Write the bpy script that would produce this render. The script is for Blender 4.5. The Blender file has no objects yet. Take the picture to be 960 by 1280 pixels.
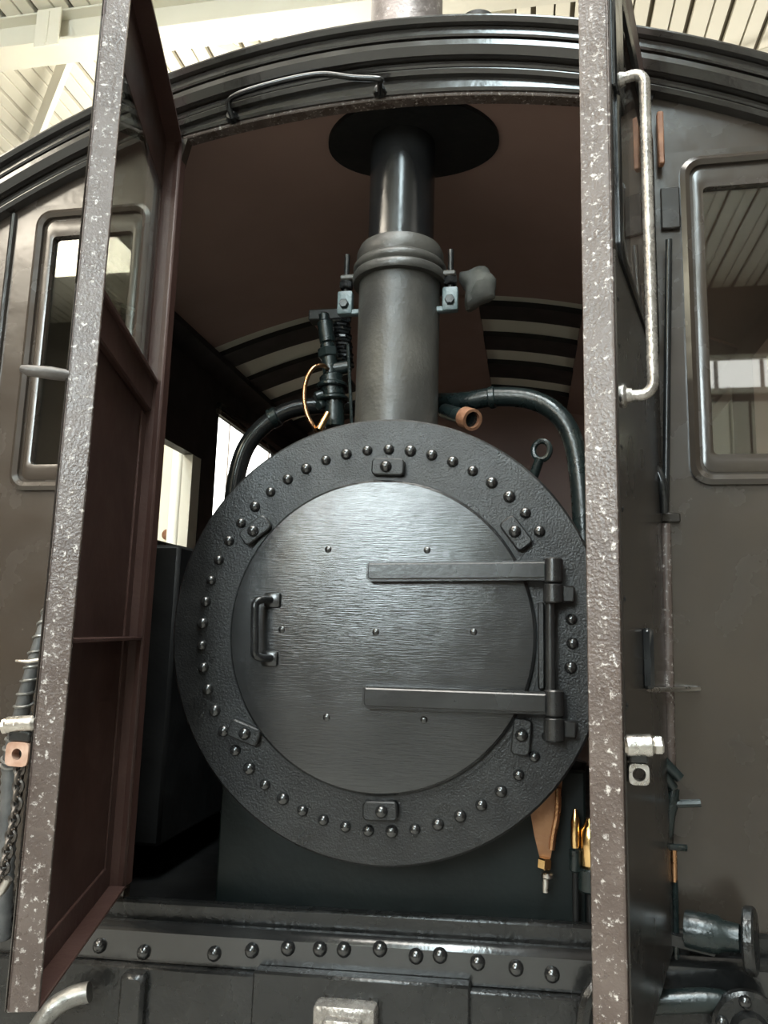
import bpy, bmesh, math, random
from mathutils import Vector, Matrix
random.seed(7)
S = bpy.context.scene
COL = S.collection

# ------------------------------------------------------------------ camera
F = 960.0
CAM = Vector((.3337, -1.7263, -.0049))
YAW, PITCH, ROLL = .1889, .1589, .0279
_cy, _sy, _cp, _sp = math.cos(YAW), math.sin(YAW), math.cos(PITCH), math.sin(PITCH)
FWD = Vector((-_sy*_cp, _cy*_cp, _sp)); _ri = Vector((_cy, _sy, 0)); _up = _ri.cross(FWD)
RIGHT = _ri*math.cos(ROLL) + _up*math.sin(ROLL)
UP = -_ri*math.sin(ROLL) + _up*math.cos(ROLL)
cd = bpy.data.cameras.new('camera'); cam = bpy.data.objects.new('camera', cd); COL.objects.link(cam)
cd.sensor_fit = 'HORIZONTAL'; cd.sensor_width = 36; cd.lens = 36*F/960; cd.clip_start = .02; cd.clip_end = 200
m3 = Matrix((RIGHT, UP, -FWD)).transposed()
cam.matrix_world = Matrix.Translation(CAM) @ m3.to_4x4()
S.camera = cam

# ------------------------------------------------------------------ light
w = bpy.data.worlds.new('daylight'); S.world = w; w.use_nodes = True
bg = w.node_tree.nodes['Background']; bg.inputs[0].default_value = (.93, .97, 1, 1); bg.inputs[1].default_value = .25
def area(name, loc, rot, sx, sy, power, color):
    l = bpy.data.lights.new(name, 'AREA'); l.shape = 'RECTANGLE'; l.size = sx; l.size_y = sy
    l.energy = power; l.color = color
    o = bpy.data.objects.new(name, l); o.location = loc; o.rotation_euler = rot; COL.objects.link(o); return o
area('skylight_cool', (.5, -3.6, 4.6), (0, 0, 0), .9, 5.0, 300, (.78, .95, 1))
area('added_glint_light', (-.7, -1.3, 4.62), (0, 0, 0), 3.6, 2.4, 330, (1, .95, .87))  # added overhead light for glints on strap, rivet and beam edges
area('skylight_warm', (-5.4, -4.2, 4.6), (0, 0, 0), 1.8, 5.0, 440, (1, .90, .74))
area('skylight_right', (5.2, -3.0, 4.6), (0, 0, 0), 1.2, 5.0, 30, (1, .95, .86))
area('added_board_light', (-3.6, 3.2, 4.6), (0, 0, 0), 1.0, 3.0, 170, (1, .96, .86))  # added out of view to brighten the cream board behind the cab
area('added_uplight_left', (-2.2, 5.6, 2.95), (math.pi, 0, 0), 1.5, 4.0, 120, (1, .95, .84))  # added, hidden behind the cab: brightens the hall ceiling from below
area('added_uplight_right', (3.0, 6.2, 1.6), (math.pi, 0, 0), 1.6, 5.0, 110, (1, .95, .84))  # second added upward light for the hall ceiling, also unseen
S.view_settings.view_transform = 'Standard'; S.view_settings.look = 'None'
S.view_settings.gamma = 1; S.view_settings.use_curve_mapping = False
S.view_settings.exposure = 0.32

# ------------------------------------------------------------------ helpers
def at(u, v, y):
    """a point of the place seen at photo position (u, v), at depth plane Y = y"""
    d = (u-480)/F*RIGHT - (v-640)/F*UP + FWD
    return CAM + d*((y-CAM.y)/d.y)
MATS = {}
def mat(name, c1, c2=None, scale=6, rough=(.3, .45), metal=0, bump=0, bscale=60, stretch=(1, 1, 1),
        speck=None, coat=0, spec=.5, dings=0):
    m = bpy.data.materials.new(name); m.use_nodes = True; nt = m.node_tree; N = nt.nodes; L = nt.links
    b = N['Principled BSDF']; tc = N.new('ShaderNodeTexCoord')
    b.inputs['Metallic'].default_value = metal
    b.inputs['Specular IOR Level'].default_value = spec
    if coat: b.inputs['Coat Weight'].default_value = coat; b.inputs['Coat Roughness'].default_value = .12
    n1 = N.new('ShaderNodeTexNoise'); n1.inputs['Scale'].default_value = scale; n1.inputs['Detail'].default_value = 6
    L.new(tc.outputs['Object'], n1.inputs['Vector'])
    r = N.new('ShaderNodeValToRGB'); r.color_ramp.elements[0].position = .35; r.color_ramp.elements[1].position = .68
    r.color_ramp.elements[0].color = (*c1, 1); r.color_ramp.elements[1].color = (*(c2 or c1), 1)
    L.new(n1.outputs['Fac'], r.inputs['Fac']); colout = r.outputs['Color']
    if speck:
        sc, col, lo, hi = speck
        n2 = N.new('ShaderNodeTexNoise'); n2.inputs['Scale'].default_value = sc; n2.inputs['Detail'].default_value = 8
        n2.inputs['Roughness'].default_value = .7
        L.new(tc.outputs['Object'], n2.inputs['Vector'])
        rr = N.new('ShaderNodeValToRGB'); rr.color_ramp.elements[0].position = lo; rr.color_ramp.elements[1].position = hi
        L.new(n2.outputs['Fac'], rr.inputs['Fac'])
        mx = N.new('ShaderNodeMix'); mx.data_type = 'RGBA'
        L.new(rr.outputs['Color'], mx.inputs['Factor']); L.new(colout, mx.inputs['A']); mx.inputs['B'].default_value = (*col, 1)
        colout = mx.outputs['Result']
    L.new(colout, b.inputs['Base Color'])
    n3 = N.new('ShaderNodeTexNoise'); n3.inputs['Scale'].default_value = scale*2.3; n3.inputs['Detail'].default_value = 5
    L.new(tc.outputs['Object'], n3.inputs['Vector'])
    mr = N.new('ShaderNodeMapRange'); mr.inputs['From Min'].default_value = .3; mr.inputs['From Max'].default_value = .7
    mr.inputs['To Min'].default_value = rough[0]; mr.inputs['To Max'].default_value = rough[1]
    L.new(n3.outputs['Fac'], mr.inputs['Value']); L.new(mr.outputs['Result'], b.inputs['Roughness'])
    if bump:
        mp = N.new('ShaderNodeMapping'); mp.inputs['Scale'].default_value = stretch
        L.new(tc.outputs['Object'], mp.inputs['Vector'])
        n4 = N.new('ShaderNodeTexNoise'); n4.inputs['Scale'].default_value = bscale; n4.inputs['Detail'].default_value = 4
        L.new(mp.outputs['Vector'], n4.inputs['Vector'])
        bp = N.new('ShaderNodeBump'); bp.inputs['Strength'].default_value = bump; bp.inputs['Distance'].default_value = .004
        L.new(n4.outputs['Fac'], bp.inputs['Height']); last = bp
        if dings:
            n5 = N.new('ShaderNodeTexNoise'); n5.inputs['Scale'].default_value = 9; n5.inputs['Detail'].default_value = 3
            L.new(tc.outputs['Object'], n5.inputs['Vector'])
            b2 = N.new('ShaderNodeBump'); b2.inputs['Strength'].default_value = dings; b2.inputs['Distance'].default_value = .02
            L.new(n5.outputs['Fac'], b2.inputs['Height']); L.new(bp.outputs['Normal'], b2.inputs['Normal']); last = b2
        L.new(last.outputs['Normal'], b.inputs['Normal'])
    MATS[name] = m; return m
mat('rivet_black', (.010, .010, .010), (.018, .018, .0175), 9, (.16, .24), spec=.9, bump=.12, bscale=90)
mat('apron_green', (.0035, .006, .0056), (.007, .011, .0105), 6, (.42, .6), spec=.25, bump=.2)
mat('chain_iron', (.05, .045, .042), (.14, .12, .105), 40, (.3, .5), metal=.7, bump=.4)
mat('ring_black', (.007, .007, .0072), (.018, .018, .0175), 7, (.26, .44), spec=.42, bump=.36, bscale=240, speck=(60, (.07, .068, .065), .66, .80))
mat('door_black', (.010, .0105, .0105), (.019, .019, .019), 4, (.19, .27), spec=.8, bump=.16, bscale=60, stretch=(.5, 1, 7), dings=.10)
mat('strap_black', (.012, .012, .012), (.017, .017, .0165), 6, (.22, .28), spec=.7, bump=.09, bscale=90)
mat('outer_dark', (.018, .015, .013), (.026, .021, .018), 3, (.18, .32), bump=.08, bscale=14)
mat('gloss_black', (.008, .0085, .009), (.016, .016, .016), 8, (.14, .26), bump=.10, bscale=40)
mat('chimney_iron', (.035, .033, .03), (.07, .065, .056), 7, (.34, .5), bump=.3, bscale=80, speck=(70, (.13, .12, .10), .66, .8))
mat('green_black', (.006, .0095, .0095), (.011, .017, .0165), 9, (.2, .36), bump=.3, bscale=70)
mat('soot', (.0045, .0045, .0047), (.009, .009, .009), 5, (.5, .7), spec=.25, bump=.2)
mat('panel_brown', (.041, .031, .0235), (.030, .0225, .017), 3, (.17, .32), spec=.7, bump=.08, bscale=14, dings=.10, speck=(22, (.075, .062, .048), .68, .85))
mat('frame_brown', (.070, .050, .042), (.105, .080, .069), 10, (.22, .36), bump=.3, bscale=190, speck=(95, (.50, .46, .43), .57, .66))
mat('door_inside', (.048, .023, .018), (.062, .031, .025), 4, (.4, .55), bump=.12, bscale=60)
mat('door_angle', (.055, .026, .021), (.072, .037, .030), 6, (.42, .58), bump=.25, bscale=90)
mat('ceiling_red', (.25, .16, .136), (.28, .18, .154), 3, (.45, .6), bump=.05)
mat('moulding', (.016, .0145, .013), (.028, .024, .021), 5, (.11, .22), spec=.8, bump=.12, bscale=45, speck=(40, (.08, .07, .06), .68, .85))
mat('beam_black', (.007, .0072, .007), (.016, .0153, .0146), 9, (.2, .36), bump=.45, bscale=85, speck=(80, (.16, .145, .13), .66, .78))
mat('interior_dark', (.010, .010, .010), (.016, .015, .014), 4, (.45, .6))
mat('steel', (.42, .39, .36), (.62, .59, .55), 25, (.22, .4), metal=1, bump=.4, bscale=90, speck=(30, (.25, .11, .06), .62, .75))
mat('lever_grey', (.045, .038, .034), (.10, .088, .08), 25, (.4, .55), metal=.1, bump=.4)
mat('worn_paint_rail', (.21, .19, .17), (.38, .35, .32), 30, (.2, .35), metal=.6, bump=.4, bscale=120)
mat('rust', (.16, .065, .03), (.27, .13, .07), 25, (.6, .8), bump=.5, bscale=90)
mat('copper', (.50, .26, .13), (.62, .36, .20), 12, (.2, .35), metal=1, bump=.2)
mat('brass', (.72, .46, .18), (.8, .55, .26), 10, (.14, .24), metal=1, bump=.08)
mat('copper_brown', (.20, .095, .045), (.32, .16, .075), 14, (.35, .5), metal=.4, bump=.4)
mat('grey_cloth', (.075, .072, .064), (.13, .125, .11), 18, (.8, .95), bump=.6, bscale=40)
mat('teal_paint', (.085, .115, .12), (.13, .165, .17), 20, (.3, .45), bump=.5, bscale=120)
mat('cream_board', (.72, .68, .54), (.78, .74, .60), 2, (.5, .6))
mat('skylight_board', (.70, .69, .60), (.78, .76, .66), 3, (.5, .65))
mat('hall_white', (.84, .81, .70), (.88, .85, .75), 1.5, (.5, .65))
mat('hall_steel', (.80, .77, .66), (.86, .83, .73), 1.5, (.4, .5))
mat('hall_gap', (.16, .14, .10), None, 2, (.7, .8))
mat('hall_floor', (.25, .24, .22), (.31, .30, .275), 1.2, (.4, .6), bump=.05)
mat('hall_wall', (.13, .115, .10), (.17, .15, .13), 1.0, (.6, .7))
mat('hose_rubber', (.05, .05, .05), (.09, .088, .085), 20, (.45, .6), bump=.3)
mat('silver_hose', (.16, .155, .145), (.30, .29, .27), 25, (.25, .4), metal=.7, bump=.4, bscale=120)
def glass(name, tint, rough=.02):
    m = bpy.data.materials.new(name); m.use_nodes = True; nt = m.node_tree; N = nt.nodes
    for n in list(N):
        if n.type == 'BSDF_PRINCIPLED': N.remove(n)
    tr = N.new('ShaderNodeBsdfTransparent'); tr.inputs[0].default_value = (*tint, 1)
    gl = N.new('ShaderNodeBsdfGlossy'); gl.inputs['Roughness'].default_value = rough
    ge = N.new('ShaderNodeNewGeometry'); dt = N.new('ShaderNodeVectorMath'); dt.operation = 'DOT_PRODUCT'
    nt.links.new(ge.outputs['Incoming'], dt.inputs[0]); nt.links.new(ge.outputs['Normal'], dt.inputs[1])
    def mth(op, x, v=None):
        q = N.new('ShaderNodeMath'); q.operation = op; q.use_clamp = op == 'MULTIPLY_ADD'
        if v is not None: q.inputs[1].default_value = v
        nt.links.new(x, q.inputs[0]); return q
    ab = mth('ABSOLUTE', dt.outputs['Value']); iv = N.new('ShaderNodeMath'); iv.operation = 'SUBTRACT'; iv.inputs[0].default_value = 1
    nt.links.new(ab.outputs[0], iv.inputs[1]); pw = mth('POWER', iv.outputs[0], 5.0)
    ma = mth('MULTIPLY_ADD', pw.outputs[0], .92); ma.inputs[2].default_value = .09
    mx = N.new('ShaderNodeMixShader'); nt.links.new(ma.outputs[0], mx.inputs[0])
    nt.links.new(tr.outputs[0], mx.inputs[1]); nt.links.new(gl.outputs[0], mx.inputs[2])
    nt.links.new(mx.outputs[0], N['Material Output'].inputs['Surface']); MATS[name] = m
glass('glass', (.86, .88, .84))

def wloc(o):
    return o.get('_w') and Vector(o['_w']) or Vector((0, 0, 0))
WL = {}
def link(o, parent, loc):
    COL.objects.link(o); o.location = loc; WL[o.name] = Vector(loc)
    if parent:
        o.parent = parent; o.matrix_parent_inverse = Matrix.Translation(-WL[parent.name])
    return o
def thing(name, label, cat, loc, group=None):
    o = bpy.data.objects.new(name, None); o.empty_display_size = .05; link(o, None, loc)
    o['label'] = label; o['category'] = cat
    if group: o['group'] = group
    return o
def smooth(me, ang=38):
    for p in me.polygons: p.use_smooth = True
    me.set_sharp_from_angle(angle=math.radians(ang))
def obj(name, bm, m, parent=None, label=None):
    bmesh.ops.remove_doubles(bm, verts=bm.verts, dist=1e-6)
    bmesh.ops.recalc_face_normals(bm, faces=bm.faces)
    me = bpy.data.meshes.new(name); bm.to_mesh(me); bm.free()
    lo = Vector((min(v.co[i] for v in me.vertices) for i in range(3)))
    hi = Vector((max(v.co[i] for v in me.vertices) for i in range(3)))
    c = (lo+hi)/2
    me.transform(Matrix.Translation(-c)); smooth(me)
    me.materials.append(MATS[m] if isinstance(m, str) else m)
    o = bpy.data.objects.new(name, me); link(o, parent, c)
    if label: o['label'] = label
    return o
def struct(name, bm, m):
    o = obj(name, bm, m); o['kind'] = 'structure'; return o
def copyto(src, parent, loc, rot=None):
    o = src.copy(); COL.objects.link(o); o.location = loc; WL[o.name] = Vector(loc)
    o.parent = parent; o.matrix_parent_inverse = Matrix.Translation(-WL[parent.name])
    if rot is not None: o.rotation_euler = rot
    return o
NB = bmesh.new
def box(bm, lo, hi, bev=0, M=None, seg=1):
    lo, hi = Vector(lo), Vector(hi)
    t = bmesh.new(); bmesh.ops.create_cube(t, size=1)
    for v in t.verts:
        v.co = Vector(((lo[i]+hi[i])/2 + v.co[i]*(hi[i]-lo[i]) for i in range(3)))
    if bev: bmesh.ops.bevel(t, geom=t.edges[:], offset=bev, segments=seg, affect='EDGES', profile=.5)
    merge(bm, t, M)
def merge(bm, t, M=None):
    if M is not None:
        for v in t.verts: v.co = M(v.co) if callable(M) else M @ v.co
    me = bpy.data.meshes.new('t'); t.to_mesh(me); t.free(); bm.from_mesh(me); bpy.data.meshes.remove(me)
def frame_of(d):
    d = Vector(d).normalized(); a = Vector((0, 0, 1)) if abs(d.z) < .9 else Vector((1, 0, 0))
    x = a.cross(d).normalized(); return x, d.cross(x)
def tube(bm, pts, r, seg=12, closed=False, caps=True):
    pts = [Vector(p) for p in pts]; n = len(pts); rs = r if isinstance(r, (list, tuple)) else [r]*n
    rings = []; px = None
    for i, p in enumerate(pts):
        if closed: d = pts[(i+1) % n]-pts[i-1]
        else: d = pts[min(i+1, n-1)]-pts[max(i-1, 0)]
        d.normalize()
        if px is None: px, _ = frame_of(d)
        px = (px-d*px.dot(d)).normalized(); py = d.cross(px)
        rings.append([bm.verts.new(p+(px*math.cos(a)+py*math.sin(a))*rs[i]) for a in (2*math.pi*k/seg for k in range(seg))])
    for i in range(n if closed else n-1):
        A, B = rings[i], rings[(i+1) % n]
        for k in range(seg): bm.faces.new((A[k], A[(k+1) % seg], B[(k+1) % seg], B[k]))
    if caps and not closed:
        bm.faces.new(rings[0][::-1]); bm.faces.new(rings[-1])
def cyl(bm, a, b, r, r2=None, seg=20, bev=0):
    a, b = Vector(a), Vector(b); r2 = r if r2 is None else r2
    if bev:
        d = (b-a).normalized(); tube(bm, [a, a+d*bev, b-d*bev, b], [r-bev, r, r2, r2-bev], seg)
    else: tube(bm, [a, b], [r, r2], seg)
def lathe(bm, prof, o, ax, seg=48):
    """prof: list of (radius, height along axis)"""
    o = Vector(o); ax = Vector(ax).normalized(); x, y = frame_of(ax); rings = []
    for r, h in prof:
        if r < 1e-6: rings.append([bm.verts.new(o+ax*h)]); continue
        rings.append([bm.verts.new(o+ax*h+(x*math.cos(a)+y*math.sin(a))*r) for a in (2*math.pi*k/seg for k in range(seg))])
    for A, B in zip(rings, rings[1:]):
        for k in range(seg):
            if len(A) == 1 and len(B) == 1: continue
            if len(A) == 1: bm.faces.new((A[0], B[k], B[(k+1) % seg]))
            elif len(B) == 1: bm.faces.new((A[k], A[(k+1) % seg], B[0]))
            else: bm.faces.new((A[k], A[(k+1) % seg], B[(k+1) % seg], B[k]))
def spline(pts, n=8):
    pts = [Vector(p) for p in pts]; out = []
    for i in range(len(pts)-1):
        p0, p1, p2, p3 = pts[max(i-1, 0)], pts[i], pts[i+1], pts[min(i+2, len(pts)-1)]
        for k in range(n):
            t = k/n
            out.append(.5*((2*p1)+(p2-p0)*t+(2*p0-5*p1+4*p2-p3)*t*t+(3*p1-p0-3*p2+p3)*t**3))
    return out+[pts[-1]]
def rrect(x0, x1, z0, z1, r, n=6):
    P = []
    for cx, cz, a0 in ((x1-r, z1-r, 0), (x0+r, z1-r, 90), (x0+r, z0+r, 180), (x1-r, z0+r, 270)):
        for k in range(n+1):
            a = math.radians(a0+90*k/n); P.append((cx+r*math.cos(a), cz+r*math.sin(a)))
    return P
def ring_xz(bm, outer, inner, y0, y1, lip=0):
    """frame between two loops with the same count of points, from y0 (front) to y1"""
    n = len(outer)
    mid = [((a[0]+b[0])/2, (a[1]+b[1])/2) for a, b in zip(outer, inner)]
    loops = [[bm.verts.new((p[0], y1, p[1])) for p in outer], [bm.verts.new((p[0], y0+lip, p[1])) for p in outer],
             [bm.verts.new((p[0], y0, p[1])) for p in mid],
             [bm.verts.new((p[0], y0+lip, p[1])) for p in inner], [bm.verts.new((p[0], y1, p[1])) for p in inner]]
    for i in range(5):
        A, B = loops[i], loops[(i+1) % 5]
        for k in range(n): bm.faces.new((A[k], A[(k+1) % n], B[(k+1) % n], B[k]))
def strip(bm, xs, zlo, zhi, y0, y1, bev=0):
    """a bar that follows two curves z = zlo(x), zhi(x), between y0 and y1"""
    rings = []
    for x in xs:
        a, b = zlo(x), zhi(x)
        if bev:
            pr = [(y1, a), (y0+bev, a), (y0, a+bev), (y0, b-bev), (y0+bev, b), (y1, b)]
        else: pr = [(y1, a), (y0, a), (y0, b), (y1, b)]
        rings.append([bm.verts.new((x, p[0], p[1])) for p in pr])
    for A, B in zip(rings, rings[1:]):
        k_ = len(A)
        for k in range(k_): bm.faces.new((A[k], A[(k+1) % k_], B[(k+1) % k_], B[k]))
    bm.faces.new(rings[0][::-1]); bm.faces.new(rings[-1])
def frange(a, b, n): return [a+(b-a)*i/n for i in range(n+1)]
def dome_mesh(bm, r, h, ax=(0, -1, 0), seg=12, o=(0, 0, 0)):
    lathe(bm, [(r, 0), (r*.97, h*.35), (r*.78, h*.72), (r*.42, h*.95), (0, h)], o, ax, seg)

# ------------------------------------------------------------------ the museum hall
FLOOR = -1.62; HZ = 5.0
bm = NB(); box(bm, (-9, -9, FLOOR-.1), (9, 13, FLOOR)); struct('floor', bm, 'hall_floor')
bm = NB(); box(bm, (-9, -9, HZ+.06), (9, 13, HZ+.16)); hall_roof = struct('ceiling', bm, 'hall_gap')
per = .31; x = -8.9; i = 0; src_w = None
while x < 8.7:
    wd = per/2-(.042 if i % 2 else .016)
    if i < 2:
        bm = NB(); box(bm, (x, -9, HZ), (x+wd, 13, HZ+.05), .004); pl = obj('plank', bm, 'hall_white', hall_roof)
        if i == 0: srcA = pl
        else: srcB = pl
    else: copyto(srcA if i % 2 == 0 else srcB, hall_roof, (x+wd/2, 2, HZ+.025))
    x += per/2; i += 1
bm = NB(); box(bm, (-9, -9, FLOOR), (-8.8, 13, HZ+.06)); struct('wall_left', bm, 'hall_wall')
bm = NB(); box(bm, (8.8, -9, FLOOR), (9, 13, HZ+.06)); struct('wall_right', bm, 'hall_wall')
bm = NB(); box(bm, (-8.8, 12.8, FLOOR), (8.8, 13, HZ+.06)); struct('wall_back', bm, 'hall_wall')
def lit(name, col, st):
    m = bpy.data.materials.new(name); m.use_nodes = True; nt = m.node_tree; N = nt.nodes
    N.remove(N['Principled BSDF']); e = N.new('ShaderNodeEmission'); e.inputs[0].default_value = (*col, 1); e.inputs[1].default_value = st
    nt.links.new(e.outputs[0], N['Material Output'].inputs['Surface']); MATS[name] = m
lit('daylight_pane', (.84, .97, 1), 30.0); lit('warm_pane', (1, .90, .74), 9.0)
bm = NB(); box(bm, (-8.8, -9.2, FLOOR), (8.8, -9, HZ+.06)); struct('wall_front', bm, 'hall_wall')
for k, (x0, x1) in enumerate(((-2.9, -.7), (-5.4, -3.6))):
    bm = NB(); ring_xz(bm, rrect(x0-.12, x1+.12, 1.48, 4.62, .05), rrect(x0, x1, 1.6, 4.5, .03), -8.93, -9.0, -.01); wn = struct('window_%d' % (k+1), bm, 'hall_steel')
    nx = 4; wd = (x1-x0)/nx
    for i_ in range(nx):
        for j_ in range(3):
            bm = NB(); box(bm, (x0+i_*wd+.03, -8.975, 1.6+j_*.967+.03), (x0+(i_+1)*wd-.03, -8.965, 1.6+(j_+1)*.967-.03)); obj('pane', bm, 'warm_pane' if k else 'daylight_pane', wn)
lit('back_pane', (1, .99, .95), 4.0)
bm = NB(); ring_xz(bm, rrect(-6.72, -2.98, 1.28, 4.92, .05), rrect(-6.6, -3.1, 1.4, 4.8, .03), 12.73, 12.8, .01); wn = struct('window_3', bm, 'hall_steel')
for i_ in range(4): bm = NB(); box(bm, (-6.6+i_*.875+.02, 12.765, 1.4), (-6.6+(i_+1)*.875-.02, 12.775, 4.8)); obj('pane', bm, 'back_pane', wn)
bm = NB(); ring_xz(bm, rrect(2.2, 5.4, 3.42, 3.98, .05), rrect(2.3, 5.3, 3.5, 3.9, .03), -8.93, -9.0, -.01); wn = struct('window_4', bm, 'hall_steel')
for i_ in range(5): bm = NB(); box(bm, (2.3+i_*.6+.03, -8.975, 3.5), (2.3+(i_+1)*.6-.03, -8.965, 3.9)); obj('pane', bm, 'back_pane', wn)
cl_ = thing('wall_cladding', 'cream vertical board cladding on the wall behind the photographer', 'cladding', (3.8, -8.97, FLOOR))
for i_ in range(12): bm = NB(); box(bm, (2.3+i_*.26, -9.0, FLOOR), (2.3+i_*.26+.22, -8.95, 3.3), .004); obj('board', bm, 'hall_white', cl_)
# roof girders across the hall
def girder(yy, label, n):
    t = thing('roof_girder', label, 'roof girder', (0, yy, HZ-.32))
    bm = NB(); box(bm, (-8.8, yy-.11, HZ-.02), (8.8, yy+.11, HZ), .004); obj('top_flange', bm, 'hall_steel', t)
    bm = NB(); box(bm, (-8.8, yy-.012, HZ-.28), (8.8, yy+.012, HZ-.02)); obj('web', bm, 'hall_steel', t)
    bm = NB(); box(bm, (-8.8, yy-.13, HZ-.305), (8.8, yy+.13, HZ-.28), .004); obj('bottom_flange', bm, 'hall_steel', t)
    return t
g1 = girder(3.35, 'cream steel roof girder crossing the hall above the locomotive roof', 0)
for yy, lab in ((-2.9, 'cream roof girder above the photographer, nearest to the cab front'), (-5.0, 'cream roof girder far behind the photographer'), (8.0, 'cream roof girder at the far end of the hall')):
    girder(yy, lab, 1)
def brace(p, q, wd, lab):
    bm = NB(); tube(bm, [p, q], wd, 4); o = obj('roof_brace', bm, 'hall_steel'); o['label'] = lab; o['category'] = 'roof brace'
brace((-3.45, 3.45, HZ-.16), (-4.75, 4.75, HZ-.12), .06, 'slanting cream roof brace behind the left cab door top')
brace((-2.35, 3.45, HZ-.16), (-1.5, 4.4, HZ-.1), .05, 'short slanting cream roof brace right of the left cab door')
brace((1.15, 4.9, HZ-.10), (2.55, 4.35, HZ-.10), .03, 'thin cream roof brace above the right end of the cab roof')
t = thing('gusset_plate', 'small cream gusset plate on the roof girder at upper left', 'gusset plate', (-3.5, 3.3, HZ-.3))
bm = NB(); box(bm, (-3.62, 3.2, HZ-.36), (-3.40, 3.22, HZ-.02), .004); obj('plate', bm, 'hall_steel', t)
bm = NB(); box(bm, (-3.52, 3.19, HZ-.345), (-3.50, 3.205, HZ-.05)); obj('rib', bm, 'hall_steel', t)
t = thing('roof_louvre', 'ribbed grey louvre box hanging from the hall roof right of the chimney', 'louvre', at(590, 10, 3.9))
c = at(590, 5, 3.7)
bm = NB(); box(bm, (c.x-.33, 3.72, c.z-.3), (c.x+.33, 3.8, HZ)); obj('back_board', bm, 'hall_steel', t)
for k in range(2):
    for j in range(7):
        xx = c.x-.26+k*.28; bm = NB(); box(bm, (xx, 3.68, c.z-.12+j*.05), (xx+.21, 3.72, c.z-.095+j*.05)); obj('slat', bm, 'skylight_board', t)
for side, xx, yy, lab in ((2.83, -2.2, 5.6, 'long white trough of an added uplight, unseen behind the cab on the left'), (1.48, 3.0, 6.2, 'long white trough of an added uplight, unseen behind the cab on the right')):
    t = thing('added_uplight_trough', lab, 'added uplight', (xx, yy, FLOOR))  # invented trough and posts to carry the added upward light
    bm = NB(); box(bm, (xx-.85, yy-2.55, side), (xx+.85, yy+2.55, side+.08), .01); obj('trough', bm, 'hall_steel', t)
    for q in (-2.2, 2.2):
        bm = NB(); cyl(bm, (xx, yy+q, FLOOR), (xx, yy+q, side), .04); obj('post', bm, 'hall_steel', t)

# ------------------------------------------------------------------ the locomotive cab body
FY = .10
XC = -.05
def roofc(x): return 1.585-.245*(x-XC)**2
def archc(x): return 1.428-.185*(x+.06)**2
XL, XR = -1.24, 1.22
cab = thing('locomotive_cab', 'dark brown steam tram locomotive cab with arched roof and open front doorway', 'locomotive cab', (0, FY, FLOOR))
xs = frange(XL, XR, 48)
HX = .6221
def panel(sx):
    """front wall panel beside the doorway: boxes round the window hole"""
    bm = NB()
    a, b, c_, d_ = (.628 if sx < 0 else .606, .735, 1.012, 1.21)
    def bx(x0, x1, z0, z1):
        x0, x1 = sorted((sx*x0, sx*x1)); box(bm, (x0, FY, z0), (x1, FY+.03, z1))
    bx(a, b, -1.45, 1.19); bx(c_, d_, -1.45, 1.19); bx(b, c_, -1.45, .395); bx(b, c_, 1.12, 1.19)
    return bm
for sx, lab in ((-1, 'left front panel in dull brown gloss paint'), (1, 'right front panel in dull brown gloss paint')):
    pn = obj('front_panel', panel(sx), 'panel_brown', cab, lab)
    o0, o1 = sorted((sx*.697, sx*1.05))
    i0, i1 = sorted((sx*.722, sx*1.025))
    bm = NB(); ring_xz(bm, rrect(o0, o1, .353, 1.168, .045), rrect(o0+.022, o1-.022, .375, 1.146, .03), FY-.016, FY+.004, .006)
    obj('window_bead', bm, 'panel_brown', pn)
    bm = NB(); ring_xz(bm, rrect(o0+.03, o1-.03, .383, 1.138, .025), rrect(o0+.053, o1-.053, .425, 1.09, .012), FY-.006, FY+.02, .004)
    obj('window_frame', bm, 'panel_brown', pn)
    bm = NB(); box(bm, (o0+.045, FY+.010, .415), (o1-.045, FY+.014, 1.10)); obj('window_pane', bm, 'glass', pn)
    bm = NB(); x0 = sx*1.13; cyl(bm, (x0, FY-.002, -1.4), (x0, FY-.002, 1.17), .009, seg=8); obj('corner_bead', bm, 'moulding', pn)
    bm = NB(); x0, x1 = (-.655, -.622) if sx < 0 else (.600, .637); box(bm, (x0, FY-.012 if sx < 0 else FY-.004, -.62), (x1, FY+.03, archc(x0)), .004); obj('door_jamb', bm, 'door_angle' if sx < 0 else 'outer_dark', pn)
# wall above windows and door
bm = NB(); strip(bm, frange(XL+.03, XR-.01, 60), lambda x: archc(x) if -.625 < x < .605 else 1.19, lambda x: roofc(x)-.03, FY, FY+.03)
hd = obj('arch_header', bm, 'panel_brown', cab)
bm = NB(); strip(bm, frange(-.64, .64, 40), lambda x: archc(x)-.004, lambda x: archc(x)+.043, FY-.014, FY+.0, .006)
obj('header_band', bm, 'moulding', cab, 'glossy curved band over the doorway')
bm = NB(); strip(bm, frange(-.62, .62, 40), lambda x: archc(x)-.012, lambda x: archc(x)+.0, FY-.002, FY+.035, .003); obj('header_edge', bm, 'frame_brown', cab)
for name, lo, hi, y0, bev in (('roof_edge', .018, -.004, .010, .009), ('roof_soffit', .044, .016, .034, .004), ('fascia', .090, .044, .030, .016), ('drip_mould', .106, .090, .066, .004), ('lower_mould', .124, .106, .064, .008)):
    bm = NB(); strip(bm, xs, lambda x: roofc(x)-lo, lambda x: roofc(x)-hi, y0, FY+.01, bev); obj(name, bm, 'moulding', cab)
bm = NB(); strip(bm, xs, lambda x: roofc(x)-.03, lambda x: roofc(x)-.006, .05, 3.0); obj('roof', bm, 'soot', cab)
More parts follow.
